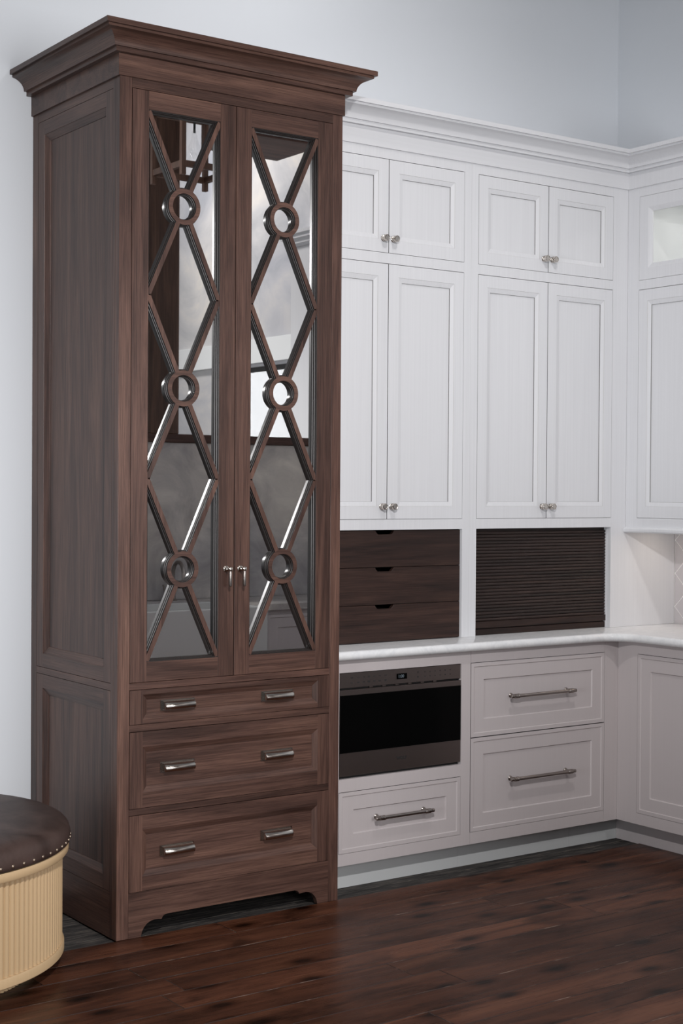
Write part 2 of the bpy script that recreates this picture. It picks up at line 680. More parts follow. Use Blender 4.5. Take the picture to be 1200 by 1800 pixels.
def bar_mesh(L, p=0.036):
    def f():
        mb = MB()
        h = L / 2
        prof = [(0.0, -h), (0.0062, -h), (0.0074, -h + 0.002), (0.0074, -h + 0.012), (0.0058, -h + 0.013), (0.0058, -h + 0.017), (0.0096, -h + 0.018), (0.0096, -h + 0.034), (0.0078, -h + 0.035), (0.0098, -h + 0.037), (0.0098, -h + 0.041), (0.0074, -h + 0.043)]
        prof = prof + [(r, -z) for r, z in reversed(prof)]
        mb.lathe(prof, (0, -p, 0), (1, 0, 0), 16, cap=False)
        for sx in (-1, 1):
            c = sx * (h - 0.026)
            mb.lathe([(0.0105, 0), (0.0105, 0.003), (0.0070, 0.006), (0.0062, 0.012), (0.0062, p)], (c, 0, 0), (0, -1, 0), 14)
        return mb
    return f


def knob_mesh():
    return MB().lathe([(0.0120, 0), (0.0120, 0.002), (0.0095, 0.004), (0.0095, 0.007), (0.0132, 0.0085), (0.0138, 0.011), (0.0132, 0.0135), (0.0115, 0.0145), (0.0115, 0.0160), (0.0132, 0.0170), (0.0132, 0.0270), (0.0122, 0.0285), (0.0095, 0.0290), (0.0085, 0.0282)], (0, 0, 0), (0, -1, 0), 24)


def drop_post():
    mb = MB()
    mb.lathe([(0.0105, 0), (0.0105, 0.003), (0.006, 0.005), (0.0055, 0.010), (0.008, 0.013), (0.0085, 0.020), (0.0055, 0.023), (0.0055, 0.030), (0.0080, 0.031), (0.0080, 0.037), (0.004, 0.040)], (0, 0, 0), (0, -1, 0), 20)
    return mb


def drop_rod():
    return MB().lathe([(0.0035, 0.004), (0.0055, 0.0), (0.0045, -0.006), (0.0052, -0.012), (0.0056, -0.056), (0.0042, -0.060), (0.002, -0.061)], (0, -0.034, 0), (0, 0, 1), 16)


# ------------------------------------------------------------------ tall walnut cabinet
china = thing('china_cabinet', 'tall walnut cabinet with mirrored lattice doors and three drawers', 'cabinet', (W / 2, 0.35, 0))
NOF = Vector((-W / 2, -0.35, 0))


def wpart(mb, name, mat, parent=china, off=True, **k):
    o = mb.build(name, mat, parent, **k)
    if off:
        o.location = NOF
    return o


G = 0.0017
wpart(MB().box(0.018, W - 0.001, 0.030, 0.698, 0.070, 2.90), 'carcass', DARK)  # near-black, so shade in the door and drawer gaps is painted in
# front frame
for x0, x1 in ((0, 0.0458), (0.8662, W)):
    wpart(MB().box(x0, x1, 0, 0.030, 0, 2.895), 'stile', WAZ, bevel=0.0012)
for z0, z1 in ((2.8605, 2.895), (0.8398, 0.8628), (0.6979, 0.7209), (0.4152, 0.4364)):
    wpart(MB().box(0.0458, 0.8662, 0.0006, 0.030, z0, z1), 'rail', WAX, bevel=0.0008)
half = [(0.0927, 0.0), (0.0955, 0.010), (0.0990, 0.020), (0.1055, 0.0307), (0.116, 0.0415), (0.130, 0.0485), (0.145, 0.0515), (0.158, 0.0510), (0.1730, 0.0490), (0.1765, 0.0560), (0.183, 0.0615), (0.195, 0.0640)]
C0 = 0.0458 + 0.8662
ap = [(0.0458, 0.1531), (0.0458, 0.0)] + half + [(C0 - a, b) for a, b in reversed(half)] + [(0.8662, 0.0), (0.8662, 0.1531)]
wpart(MB().prism(ap, lambda a, b, t: (a, 0.0006 + 0.022 * t, b)), 'apron', WAX)
# left side frame
for y0, y1 in ((0.030, 0.0493), (0.6513, 0.698)):
    wpart(MB().box(0, 0.018, y0, y1, 0, 2.895), 'side_stile', WAZ)
for z0, z1 in ((2.861, 2.895), (0.8373, 0.8607), (0.0, 0.1559)):
    wpart(MB().box(0.0004, 0.018, 0.0493, 0.6513, z0, z1), 'side_rail', WAY)
for z0, z1, t_, b_ in ((0.8607, 2.861, 0.052, 0.048), (0.1559, 0.8373, 0.053, 0.045)):
    mb = MB(leftface(0.0005))
    mb.rings(0.0493 + G, 0.6513 - G, z0 + G, z1 - G, [(0, 0, -0.017), (0, 0, 0), (0.051, 0.050, 0), (0.0515, 0.0505, -0.002), (0.0764, 0.0745, -0.0125), (0.0768, 0.0749, -0.0145)], 1, 0, 0)
    wpart(mb, 'side_panel', [WAZ, WAY])
# right side, plain
wpart(MB().box(W - 0.001, W, 0.030, 0.698, 0.95, 2.895), 'side_skin', WAZ)
# frieze and crown
fr = MB()
fr.box(-0.0077, W + 0.0055, -0.0077, 0.698, 2.8932, 2.966)
wpart(fr, 'frieze_board', WAX, bevel=0.0008)
PROF = [(0.0, 2.9655), (0.0195, 2.9652), (0.0195, 2.9805), (0.0290, 2.9805), (0.0298, 2.987), (0.0318, 2.994), (0.0350, 3.0005), (0.0395, 3.0068), (0.0455, 3.0125), (0.0530, 3.0180), (0.0620, 3.0222), (0.0700, 3.0245), (0.0752, 3.0257), (0.0752, 3.0340), (0.0850, 3.0343), (0.0850, 3.0515)]


def sweep(path_fn, prof, cap_in=None):
    """path_fn(offset) -> list of 2D points of the offset path"""
    mb = MB()
    rows = [[(x, y, z) for x, y in path_fn(o)] for o, z in prof]
    n = len(rows[0])
    for sgm in range(n - 1):
        P = []
        fs = []
        for r in rows:
            P += [r[sgm], r[sgm + 1]]
        for i in range(len(rows) - 1):
            fs.append((2 * i, 2 * i + 1, 2 * i + 3, 2 * i + 2))
        mb.add(P, fs, sgm)
    return mb, rows


def wpath(o):
    return [(-0.0077 - o, 0.698), (-0.0077 - o, -0.0077 - o), (W + 0.0055 + o, -0.0077 - o), (W + 0.0055 + o, 0.698)]


mb, rows = sweep(wpath, PROF)
top = rows[-1]
mb.add(top, [(0, 1, 2, 3)], 1)
mb.add(rows[0], [(0, 1, 2, 3)], 1)
for e in (0, 3):
    inner = -0.0077 if e == 0 else W + 0.0055
    pts = [r[e] for r in rows]
    mb.add(pts + [(inner, 0.698, 3.0515)], [list(range(len(pts) + 1))], 0)
wpart(mb, 'crown_moulding', [WAY, WAX, WAY], smooth=True, merge=True, angle=30)


# lattice doors
def lattice_door(x0, x1, hinge_left, knob_x):
    z0, z1 = 0.8628 + G, 2.8605 - G
    x0, x1 = x0 + G, x1 - G
    S, RT, RB = 0.0622, 0.0622, 0.0672
    d = wpart(MB().box(x0 + 0.004, x1 - 0.004, 0.0240, 0.0262, z0 + 0.004, z0 + RB + 0.002).box(x0 + 0.004, x1 - 0.004, 0.0240, 0.0262, z1 - RT - 0.002, z1 - 0.004).box(x0 + 0.004, x0 + S + 0.002, 0.0240, 0.0262, z0 + RB + 0.002, z1 - RT - 0.002).box(x1 - S - 0.002, x1 - 0.004, 0.0240, 0.0262, z0 + RB + 0.002, z1 - RT - 0.002), 'lattice_door', WAZ)
    for xa, xb in ((x0, x0 + S), (x1 - S, x1)):
        MB().box(xa, xb, 0, 0.024, z0, z1).build('door_stile', WAZ, d, bevel=0.0006)
    for za, zb in ((z1 - RT, z1), (z0, z0 + RB)):
        MB().box(x0 + S, x1 - S, 0.0003, 0.024, za, zb).build('door_rail', WAX, d, bevel=0.0006)
    ox0, ox1, oz0, oz1 = x0 + S, x1 - S, z0 + RB, z1 - RT
    # glazing bead all round
    st = [(0.0, 0.003), (0.003, 0.0035), (0.003, 0.010), (0.006, 0.011), (0.006, 0.018), (0.009, 0.019), (0.009, 0.0262)]
    bd = MB()
    for (i0, y0), (i1, y1) in zip(st[:-1], st[1:]):
        A = (ox0 + i0, ox1 - i0, oz0 + i0, oz1 - i0)
        B = (ox0 + i1, ox1 - i1, oz0 + i1, oz1 - i1)
        qa = [(A[0], y0, A[2]), (A[1], y0, A[2]), (A[1], y0, A[3]), (A[0], y0, A[3])]
        qb = [(B[0], y1, B[2]), (B[1], y1, B[2]), (B[1], y1, B[3]), (B[0], y1, B[3])]
        bd.add(qa + qb, [(j, (j + 1) % 4, 4 + (j + 1) % 4, 4 + j) for j in range(4)])
    bd.build('glazing_bead', EBON, d, merge=True)
    MB().box(ox0 - 0.004, ox1 + 0.004, 0.0262, 0.0295, oz0 - 0.004, oz1 + 0.004).build('mirror_pane', MIRROR, d)
    cx = (ox0 + ox1) / 2
    H = (oz1 - oz0) / 3
    RO, RI = 0.0620, 0.0455
    prof_half = [(0.0083, 0.0030), (0.0083, 0.0095), (0.0105, 0.0100), (0.0105, 0.0165), (0.0132, 0.0170), (0.0132, 0.0262)]
    for c in range(3):
        zc = oz0 + H * (c + 0.5)
        rp = [(RI, 0.0028), (RO, 0.0028), (RO, 0.0095), (RO + 0.0022, 0.0100), (RO + 0.0022, 0.0165), (RO + 0.0048, 0.0170), (RO + 0.0048, 0.0262), (RI - 0.0048, 0.0262), (RI - 0.0048, 0.0170), (RI - 0.0022, 0.0165), (RI - 0.0022, 0.0100), (RI, 0.0095)]
        lr = MB().lathe(rp, (cx, 0, zc), (0, 1, 0), 56, closed=True)
        lr.m = [0 if i < 56 else 1 for i in range(len(lr.m))]
        lr.build('lattice_ring', [WAX, EBON], d, smooth=True, angle=30)
        for sx in (-1, 1):
            for sz in (-1, 1):
                ex, ez = (ox1 if sx > 0 else ox0), zc + sz * H / 2
                a = Vector((cx, 0, zc))
                e = Vector((ex - sx * 0.002, 0, ez - sz * (0.004 if (c, sz) in ((0, -1), (2, 1)) else 0)))
                dr = (e - a).normalized()
                a = a + dr * (RO - 0.006)
                nr = Vector((dr.z, 0, -dr.x))
                pr = [(-h_, y_) for h_, y_ in reversed(prof_half)] + list(prof_half)
                P = []
                for q in (a, e):
                    P += [tuple(q + nr * h_ + Vector((0, y_, 0))) for h_, y_ in pr]
                n = len(pr)
                MB().add(P, [(i, (i + 1) % n, n + (i + 1) % n, n + i) for i in range(n) if i != n // 2 - 1] + [list(range(n)), list(range(2 * n - 1, n - 1, -1))], 1).add([P[n // 2 - 1], P[n // 2], P[n + n // 2], P[n + n // 2 - 1]], [(0, 1, 2, 3)], 0).build('muntin', [WAZ, EBON], d)
    place(drop_post, 'knob_post', NICKEL, d, (knob_x, 0.0002, 1.240))
    place(drop_rod, 'drop_handle', SATIN, d, (knob_x, 0.0002, 1.240))
    return d


lattice_door(0.0458, 0.4538, True, 0.4190)
lattice_door(0.4538, 0.8662, False, 0.4765)
# drawers
for z0, z1, t_, b_, zc in ((0.7209, 0.8398, 0.0155, 0.0155, 0.7795), (0.4364, 0.6979, 0.054, 0.049, 0.567), (0.1531, 0.4152, 0.052, 0.047, 0.281)):
    mb = MB(front(0.0))
    # unequal top and bottom rails: shift by building from the mean
    mean = (t_ + b_) / 2
    mb.rings(0.0458 + G, 0.8662 - G, z0 + G, z1 - G, [(0, 0, -0.024), (0, 0, 0), (0.0490, mean, 0), (0.0685, mean + 0.0195, -0.0095), (0.0688, mean + 0.0198, -0.011)], 1, 0, 1)
    d = wpart(mb, 'drawer', [WAZ, WAX])
    for xc in (0.235, 0.642):
        place(cup_mesh, 'cup_pull', NICKEL, d, (xc, 0.0110, zc))

# ------------------------------------------------------------------ white wall cabinets on the counter
DOORR = [(0, 0, -0.020), (0, 0, 0), (0.0495, 0.0495, 0), (0.0502, 0.0502, -0.0014), (0.0520, 0.0520, -0.0012), (0.0690, 0.0690, -0.0058), (0.0698, 0.0698, -0.0098)]
DSPEC = {0: 1, 2: 2, 5: 1}
Z = dict(u0=1.4034, u1=2.4163, u2=2.4572, u3=2.8285, hf=2.8685, n1=1.3621)


def panel_door(parent, u0, u1, v0, v1, tf, off, knob=None, name='door'):
    mb = MB(tf)
    g = 0.0016
    mb.rings(u0 + g, u1 - g, v0 + g, v1 - 0.0022, DOORR, 0, 0, 0, butt=False, special=DSPEC)
    d = mb.build(name, [WHT, GLZ, GLZ2], parent)
    d.location = off
    if knob:
        place(knob_mesh, 'knob', NICKEL, d, (knob[0], YU, knob[1]))
    return d


def wall_cabinet(label, x0, x1, dl, dm, dr, stiles):
    c = thing('wall_cabinet', label, 'cabinet', ((x0 + x1) / 2, 0.45, CT))
    off = -Vector(c.location)
    ff = MB()
    for a, b, za, zb in stiles:
        ff.box(a, b, YU, YU + 0.022, za, zb)
    for za, zb in ((Z['n1'], Z['u0']), (Z['u1'], Z['u2']), (Z['u3'], Z['hf'] + 0.01)):
        ff.box(dl, dr, YU + 0.0004, YU + 0.022, za, zb)
    o = ff.build('face_frame', WHT, c)
    o.location = off
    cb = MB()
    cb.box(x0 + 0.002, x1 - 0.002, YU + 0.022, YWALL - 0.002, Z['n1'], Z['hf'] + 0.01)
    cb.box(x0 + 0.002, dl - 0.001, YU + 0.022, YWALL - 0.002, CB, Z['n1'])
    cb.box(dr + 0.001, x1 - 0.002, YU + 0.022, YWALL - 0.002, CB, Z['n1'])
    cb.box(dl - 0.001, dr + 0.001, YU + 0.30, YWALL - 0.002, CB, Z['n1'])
    o = cb.build('carcass', DARK, c)  # coloured near-black to paint shade behind the white door gaps
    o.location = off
    for za, zb, kz in ((Z['u2'], Z['u3'], 2.5135), (Z['u0'], Z['u1'], 1.4545)):
        panel_door(c, dl, dm, za, zb, front(YU), off, (dm - 0.0265, kz))
        panel_door(c, dm, dr, za, zb, front(YU), off, (dm + 0.0225, kz))
    return c, off


wcA, offA = wall_cabinet('white glazed wall cabinet with three walnut drawers beside the tall walnut cabinet', 0.912, 1.7272, 0.914, 1.2995, 1.6893, [(1.6893, 1.7270, CB, 2.8785), (0.912, 0.914, CB, 2.8785)])
for z0, z1 in ((1.2130, 1.3600), (1.0645, 1.2125), (0.9165, 1.0640)):
    zt = z1 - 0.0005
    nx, na, nb, dp = 1.300, 0.047, 0.033, 0.016
    poly = [(0.915, z0 + 0.0008), (1.6880, z0 + 0.0008), (1.6880, zt), (nx + na, zt), (nx + na - 0.005, zt - 0.008), (nx + nb, zt - dp), (nx - nb, zt - dp), (nx - na + 0.005, zt - 0.008), (nx - na, zt), (0.915, zt)]
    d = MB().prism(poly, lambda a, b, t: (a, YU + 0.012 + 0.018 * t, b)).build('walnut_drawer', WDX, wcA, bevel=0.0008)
    d.location = offA
    s_ = MB().box(0.92, 1.685, YU + 0.031, YU + 0.26, z0 + 0.004, z1 - 0.02).build('drawer_box', DARK, d)

wcB, offB = wall_cabinet('white glazed wall cabinet with slatted dark walnut shutter beside the corner', 1.7272, 2.6436, 1.7651, 2.1588, 2.5508, [(1.7274, 1.7651, CB, 2.8785), (2.5508, 2.6430, Z['n1'], 2.8785), (2.5508, 2.966, CB, Z['n1'])])
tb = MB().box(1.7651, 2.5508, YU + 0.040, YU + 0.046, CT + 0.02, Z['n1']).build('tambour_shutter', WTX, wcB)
tb.location = offB
slat = None
for i in range(28):
    zc = 0.9720 + 0.0135 * (i + 0.5)
    if slat is None:
        prof = [(YU + 0.040, -0.0064), (YU + 0.0335, -0.0064), (YU + 0.0315, -0.0046), (YU + 0.0300, 0.0), (YU + 0.0315, 0.0044), (YU + 0.0335, 0.0056), (YU + 0.040, 0.0056)]
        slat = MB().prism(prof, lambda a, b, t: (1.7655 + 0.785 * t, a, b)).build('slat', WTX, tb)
        o = slat
    else:
        o = link('slat', slat.data, tb)
    o.location = (0, 0, zc)
for z0, z1, y_ in ((0.9440, 0.9712, 0.026), (0.9148, 0.9400, 0.030)):
    o = MB().box(1.7655, 2.5505, YU + y_, YU + 0.046, z0, z1).build('bottom_rail', WDX, wcB, bevel=0.0012)
    o.location = offB
for x0, x1 in ((1.7640, 1.7655), (2.5490, 2.5508)):
    o = MB().box(x0, x1, YU + 0.022, YU + 0.046, CB, Z['n1']).build('shutter_track', DARK if x0 < 2 else WHT, wcB)
    o.location = offB

# corner wall cabinet on the side wall
wcC = thing('wall_cabinet', 'white wall cabinet with glass upper door on the side wall', 'cabinet', (2.85, -0.1, 1.37))
offC = -Vector(wcC.location)
YD0, YD1, YE = 0.1613, -0.300, -0.362
ff = MB()
ff.box(XU, XU + 0.022, YD0, YU - 0.0004, Z['n1'], 2.8785)
ff.box(XU, XU + 0.022, YE, YD1, Z['n1'], 2.8785)
for za, zb in ((Z['n1'], Z['u0']), (Z['u1'], Z['u2']), (Z['u3'], Z['hf'] + 0.01)):
    ff.box(XU + 0.0004, XU + 0.022, YD1, YD0, za, zb)
o = ff.build('face_frame', WHT, wcC)
o.location = offC
cb = MB()
cb.box(XU + 0.022, XWALL - 0.002, YE, YU + 0.45, Z['n1'], 2.44)
cb.box(XU + 0.022, XWALL - 0.002, YD0 + 0.012, YU + 0.45, 2.44, 2.8785)
cb.box(XU + 0.022, XWALL - 0.002, YE, YD1 - 0.012, 2.44, 2.8785)
cb.box(XWALL - 0.012, XWALL - 0.002, YD1 - 0.012, YD0 + 0.012, 2.44, 2.8785)
cb.box(XU + 0.022, XWALL - 0.002, YD1 - 0.012, YD0 + 0.012, 2.85, 2.8785)
o = cb.build('carcass', INTW, wcC)
o.location = offC
panel_door(wcC, YD1, YD0, Z['u0'], Z['u1'], leftface(XU), offC)
mb = MB()
g = 0.0013
ya, yb_, za, zb = YD1 + g, YD0 - g, Z['u2'] + g, Z['u3'] - g
for a, b, c_, d_ in ((ya, ya + 0.050, za, zb), (yb_ - 0.050, yb_, za, zb), (ya + 0.05, yb_ - 0.05, za, za + 0.05), (ya + 0.05, yb_ - 0.05, zb - 0.05, zb)):
    mb.box(XU, XU + 0.020, a, b, c_, d_)
T = leftface(XU)
for (i0, w0), (i1, w1) in zip([(0.05, 0), (0.053, -0.001), (0.070, -0.008)], [(0.053, -0.001), (0.070, -0.008), (0.070, -0.014)]):
    q = []
    for i_, w_ in ((i0, w0), (i1, w1)):
        q += [T(ya + i_, za + i_, w_), T(yb_ - i_, za + i_, w_), T(yb_ - i_, zb - i_, w_), T(ya + i_, zb - i_, w_)]
    mb.add(q, [(j, (j + 1) % 4, 4 + (j + 1) % 4, 4 + j) for j in range(4)])
gd = mb.build('glass_door', WHT, wcC)
gd.location = offC
MB().box(XU + 0.012, XU + 0.016, ya + 0.066, yb_ - 0.066, za + 0.066, zb - 0.066).build('pane', PANE, gd)
# light rail with rounded front
rail = MB()
pr = [(XU + 0.030, 1.3621), (XU - 0.006, 1.3621), (XU - 0.012, 1.3600), (XU - 0.015, 1.3540), (XU - 0.015, 1.3440), (XU - 0.012, 1.3390), (XU - 0.006, 1.3370), (XU + 0.030, 1.3370)]
rail.prism(pr, lambda a, b, t: (a, YU - 0.0006 + (YE - YU) * t, b))
o = rail.build('light_rail', WHT, wcC)
o.location = offC
lt = tag(MB().box(2.76, 2.80, -0.34, 0.14, 1.3500, 1.3618).build('under_cabinet_light', STRIP), 'warm strip light under the corner wall cabinet', 'light')
area('under_cabinet_glow', (2.78, -0.1, 1.348), (2.78, -0.1, 0.9), 0.05, 0.45, (1.0, 0.84, 0.70), 0.46)
area('display_puck', (2.86, -0.07, 2.845), (2.86, -0.07, 2.4), 0.08, 0.55, (1.0, 0.97, 0.93))


# frieze and crown over the white cabinets
def hpath(o):
    return [(0.9175, YU - 0.006 - o), (XU - 0.006 - o, YU - 0.006 - o), (XU - 0.006 - o, YE - 0.004)]


CPROF = [(-0.006, 2.8685), (0.0, 2.8690), (0.0, 2.9405)] + [(o_ * 0.88, z_ - 0.0252) for o_, z_ in PROF[1:]]
mb, rows = sweep(hpath, CPROF)
tp = rows[-1]
mb.add([tp[0], tp[1], tp[2], (XWALL - 0.002, YE - 0.004, tp[0][2]), (XWALL - 0.002, YWALL - 0.002, tp[0][2]), (tp[0][0], YWALL - 0.002, tp[0][2])], [(0, 1, 4, 5), (1, 2, 3, 4)], 0)
ends = [r[2] for r in rows]
mb.add(ends + [(XWALL - 0.002, YE - 0.004, ends[-1][2]), (XWALL - 0.002, YE - 0.004, ends[0][2])], [list(range(len(ends) + 2))], 1)
mb.add([ends[0], (XWALL - 0.002, YE - 0.004, ends[0][2]), (XWALL - 0.002, YE + 0.02, ends[0][2]), (ends[0][0], YE + 0.02, ends[0][2])], [(0, 1, 2, 3)], 1)
o = mb.build('trim_1', [WHTX, WHT], smooth=True, merge=True, kind='structure', angle=30)
o['label'] = 'white frieze and crown moulding turning the corner over the wall cabinets'

# ------------------------------------------------------------------ countertop
CF, CR = YB - 0.036, XB - 0.036          # front edge lines
RC = 0.10
outline_in = []
E_ = 0.036
inset_rows = []
nb_ = 7
for i in range(nb_ + 1):
    a = math.pi * i / nb_ - math.pi / 2
    inset_rows.append((0.017 * (1 - math.cos(a)), 0.896 + 0.018 * math.sin(a)))


def cpath(ins):
    f, x = CF + ins, CR + ins
    r = RC + ins
    pts = [(0.9125, f)]
    cxx, cyy = CR - RC, CF - RC
    for i in range(11):
        a = math.pi / 2 - (math.pi / 2) * i / 10
        pts.append((cxx + r * math.cos(a), cyy + r * math.sin(a)))
    pts.append((x, -1.2))
    return pts


ct = MB()
rows = [[(x, y, z) for x, y in cpath(i_)] for i_, z in inset_rows]
n = len(rows[0])
P = [p for r in rows for p in r]
fs = []
for j in range(len(rows) - 1):
    for i in range(n - 1):
        fs.append((j * n + i, j * n + i + 1, (j + 1) * n + i + 1, (j + 1) * n + i))
ct.add(P, fs)
for row, z in ((rows[-1], CT), (rows[0], 0.878)):
    for i in range(n - 1):
        a, b = row[i], row[i + 1]
        def back(p, i_):
            if i_ <= 6:
                return (p[0] if i_ == 0 else (0.9125 + (2.968 - 0.9125) * i_ / 6), YWALL - 0.003, z)
            return (2.968, YWALL - 0.003 + (-1.2 - YWALL + 0.003) * (i_ - 6) / (n - 1 - 6), z)
        ct.add([a, b, back(b, i + 1), back(a, i)], [(0, 1, 2, 3)])
ctop = tag(ct.build('countertop', MARB, smooth=True, merge=True, angle=50), 'white marble countertop with rounded edge running round the corner', 'countertop')

# ------------------------------------------------------------------ taupe base cabinets
DRAW = [(0, 0, -0.020), (0, 0, 0), (0.0150, 0.0150, 0), (0.0178, 0.0178, -0.0030), (0.0690, 0.0690, -0.0030), (0.0722, 0.0722, -0.0085)]


def base_drawer(parent, off, x0, x1, z0, z1, L, kz, rings=DRAW):
    mb = MB(front(YB))
    mb.rings(x0 + 0.0015, x1 - 0.0015, z0 + 0.0015, z1 - 0.0020, rings, 0, 0, 0, butt=False, special={0: 1})
    d = mb.build('drawer', [TAU, DARK], parent)
    d.location = off
    place(bar_mesh(L), 'bar_pull', SATIN, d, ((x0 + x1) / 2, YB + 0.0095, kz))
    return d


def frame_boxes(parent, off, boxes, Y=None):
    mb = MB()
    for b in boxes:
        mb.box(*b)
    o = mb.build('face_frame', TAU, parent)
    o.location = off
    return o


baA = thing('base_cabinet', 'taupe base cabinet with one drawer below the microwave drawer', 'cabinet', (1.26, 0.4, 0))
oA = -Vector(baA.location)
X0, X1 = 0.912, 1.6075
y0, y1 = YB, YB + 0.022
frame_boxes(baA, oA, [(X0, 0.9623, y0, y1, 0.1001, 0.878), (1.5587, X1, y0, y1, 0.1001, 0.878), (0.9623, 1.5587, y0 + .0002, y1, 0.8300, 0.878), (0.9623, 1.5587, y0 + .0002, y1, 0.3794, 0.4275), (0.9623, 1.5587, y0 + .0002, y1, 0.1001, 0.1453)])
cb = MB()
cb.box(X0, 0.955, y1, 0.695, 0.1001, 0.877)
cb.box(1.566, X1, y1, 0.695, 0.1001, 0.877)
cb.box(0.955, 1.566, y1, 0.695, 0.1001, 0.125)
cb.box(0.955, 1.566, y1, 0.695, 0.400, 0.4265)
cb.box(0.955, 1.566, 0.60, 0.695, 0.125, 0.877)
o = cb.build('carcass', DARK, baA)  # gap shade painted in by the near-black carcass colour
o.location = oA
o = MB().box(X0, X1 + 0.0005, YT, YT + 0.018, -0.006, 0.1001).build('toe_kick', TOE, baA)
o.location = oA
base_drawer(baA, oA, 0.9623, 1.5587, 0.1453, 0.3794, 0.283, 0.2675)

baB = thing('base_cabinet', 'taupe base cabinet with two deep drawers beside the corner', 'cabinet', (2.0, 0.4, 0))
oB = -Vector(baB.location)
frame_boxes(baB, oB, [(1.6093, 2.3604, y0, y1, 0.8302, 0.878), (1.6093, 2.3604, y0, y1, 0.1001, 0.1473), (2.3620, XB, y0, y1, 0.1001, 0.878)])
o = MB().box(1.6093, 2.515, y1, 0.695, 0.1001, 0.877).build('carcass', DARK, baB)  # near-black colour puts the shade behind the drawer gaps
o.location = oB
o = MB().box(1.6085, 2.230, YT, YT + 0.018, -0.006, 0.1001).build('toe_kick', TOE, baB)
o.location = oB
o = MB().box(2.2312, XT, YT, YT + 0.018, -0.006, 0.1001).build('toe_kick', TOE, baB)
o.location = oB
base_drawer(baB, oB, 1.6085, 2.3612, 0.5279, 0.8302, 0.363, 0.683)
base_drawer(baB, oB, 1.6085, 2.3612, 0.1473, 0.5279, 0.363, 0.343)

baC = thing('base_cabinet', 'taupe base cabinet with a panelled door on the side wall', 'cabinet', (2.75, -0.4, 0))
oC = -Vector(baC.location)
YQ0, YQ1 = -0.0434, -0.520
mb = MB()
mb.box(XB, XB + 0.022, YQ0, YB - 0.0004, 0.1001, 0.878)
mb.box(XB, XB + 0.022, -1.15, YQ1, 0.1001, 0.878)
mb.box(XB + .0002, XB + 0.022, YQ1, YQ0, 0.829, 0.878)
mb.box(XB + .0002, XB + 0.022, YQ1, YQ0, 0.1001, 0.1478)
o = mb.build('face_frame', TAU, baC)
o.location = oC
o = MB().box(XB + 0.022, 3.05, -1.15, YB - 0.001, 0.1001, 0.877).build('carcass', DARK, baC)  # near-black colour puts the shade behind the door gap
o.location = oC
mb = MB(leftface(XB))
mb.rings(YQ1 + 0.0015, YQ0 - 0.0015, 0.1478 + 0.0015, 0.829 - 0.0020, DRAW, 0, 0, 0, butt=False, special={0: 1})
o = mb.build('door', [TAU, DARK], baC)
o.location = oC
o = MB().box(XT, XT + 0.018, -1.15, YT - 0.0006, -0.006, 0.1001).build('toe_kick', TAU, baC)
o.location = oC

# ------------------------------------------------------------------ microwave drawer
mw = thing('microwave_drawer', 'dark steel built in microwave drawer with black glass front', 'microwave', (1.26, 0.3, 0.4265))
oM = -Vector(mw.location)
MX0, MX1 = 0.9645, 1.5565
YM = YB + 0.003


def mwp(name, x0, x1, ya, yb2, z0, z1, mat, bevel=0.0008):
    o = MB().box(x0, x1, ya, yb2, z0, z1).build(name, mat, mw, bevel=bevel)
    o.location = oM
    return o


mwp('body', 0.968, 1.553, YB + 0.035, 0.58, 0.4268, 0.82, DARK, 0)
cp = mwp('control_panel', MX0, MX1, YM, YM + 0.03, 0.7715, 0.8282, STEEL)
vent = MB()
for i in range(6):
    xa = 1.06 + i * 0.0625
    vent.box(xa + 0.046, xa + 0.0625, YM + 0.002, YM + 0.012, 0.7662, 0.7715)
o = vent.build('vent_grille', STEEL, mw, kind='stuff')
o.location = oM
mwp('vent_gap_shade', MX0, MX1, YM + 0.010, YM + 0.03, 0.7655, 0.7715, DARK, 0)  # near-black strip, shade of the vent gap put into its colour
dr = mwp('drawer_front', MX0, MX1, YM - 0.003, YM + 0.012, 0.4385, 0.7645, STEEL)
o = MB().box(MX0 + 0.0008, MX1 - 0.0008, YM - 0.0042, YM - 0.0031, 0.5262, 0.7440).build('black_window', BLACKGL, dr)
o = MB().box(MX0, MX1, YM - 0.0044, YM - 0.0031, 0.5245, 0.5260).build('bright_edge', SATIN, dr)
mwp('sill', 0.9640, 1.5570, YM + 0.015, YM + 0.04, 0.4280, 0.4370, DARK, 0)
MB().box(1.2352, 1.2856, YM - 0.0012, YM - 0.0001, 0.7885, 0.8105).build('display', BLACKGL, cp)


def text_obj(txt, size, loc, mat, parent, name, sx=1.0, depth=0.0003, bold=0.0):
    cu = bpy.data.curves.new(name, 'FONT')
    cu.body = txt
    cu.size = size
    cu.extrude = depth
    cu.offset = bold
    cu.align_x = 'CENTER'
    cu.align_y = 'CENTER'
    tmp = bpy.data.objects.new(name, cu)
    col.objects.link(tmp)
    dg = bpy.context.evaluated_depsgraph_get()
    me = bpy.data.meshes.new_from_object(tmp.evaluated_get(dg))
    bpy.data.objects.remove(tmp)
    me.materials.clear()
    me.materials.append(mat)
    o = link(name, me, parent)
    o.location = loc
    o.rotation_euler = (math.pi / 2, 0, 0)
    o.scale = (sx, 1, 1)
    return o


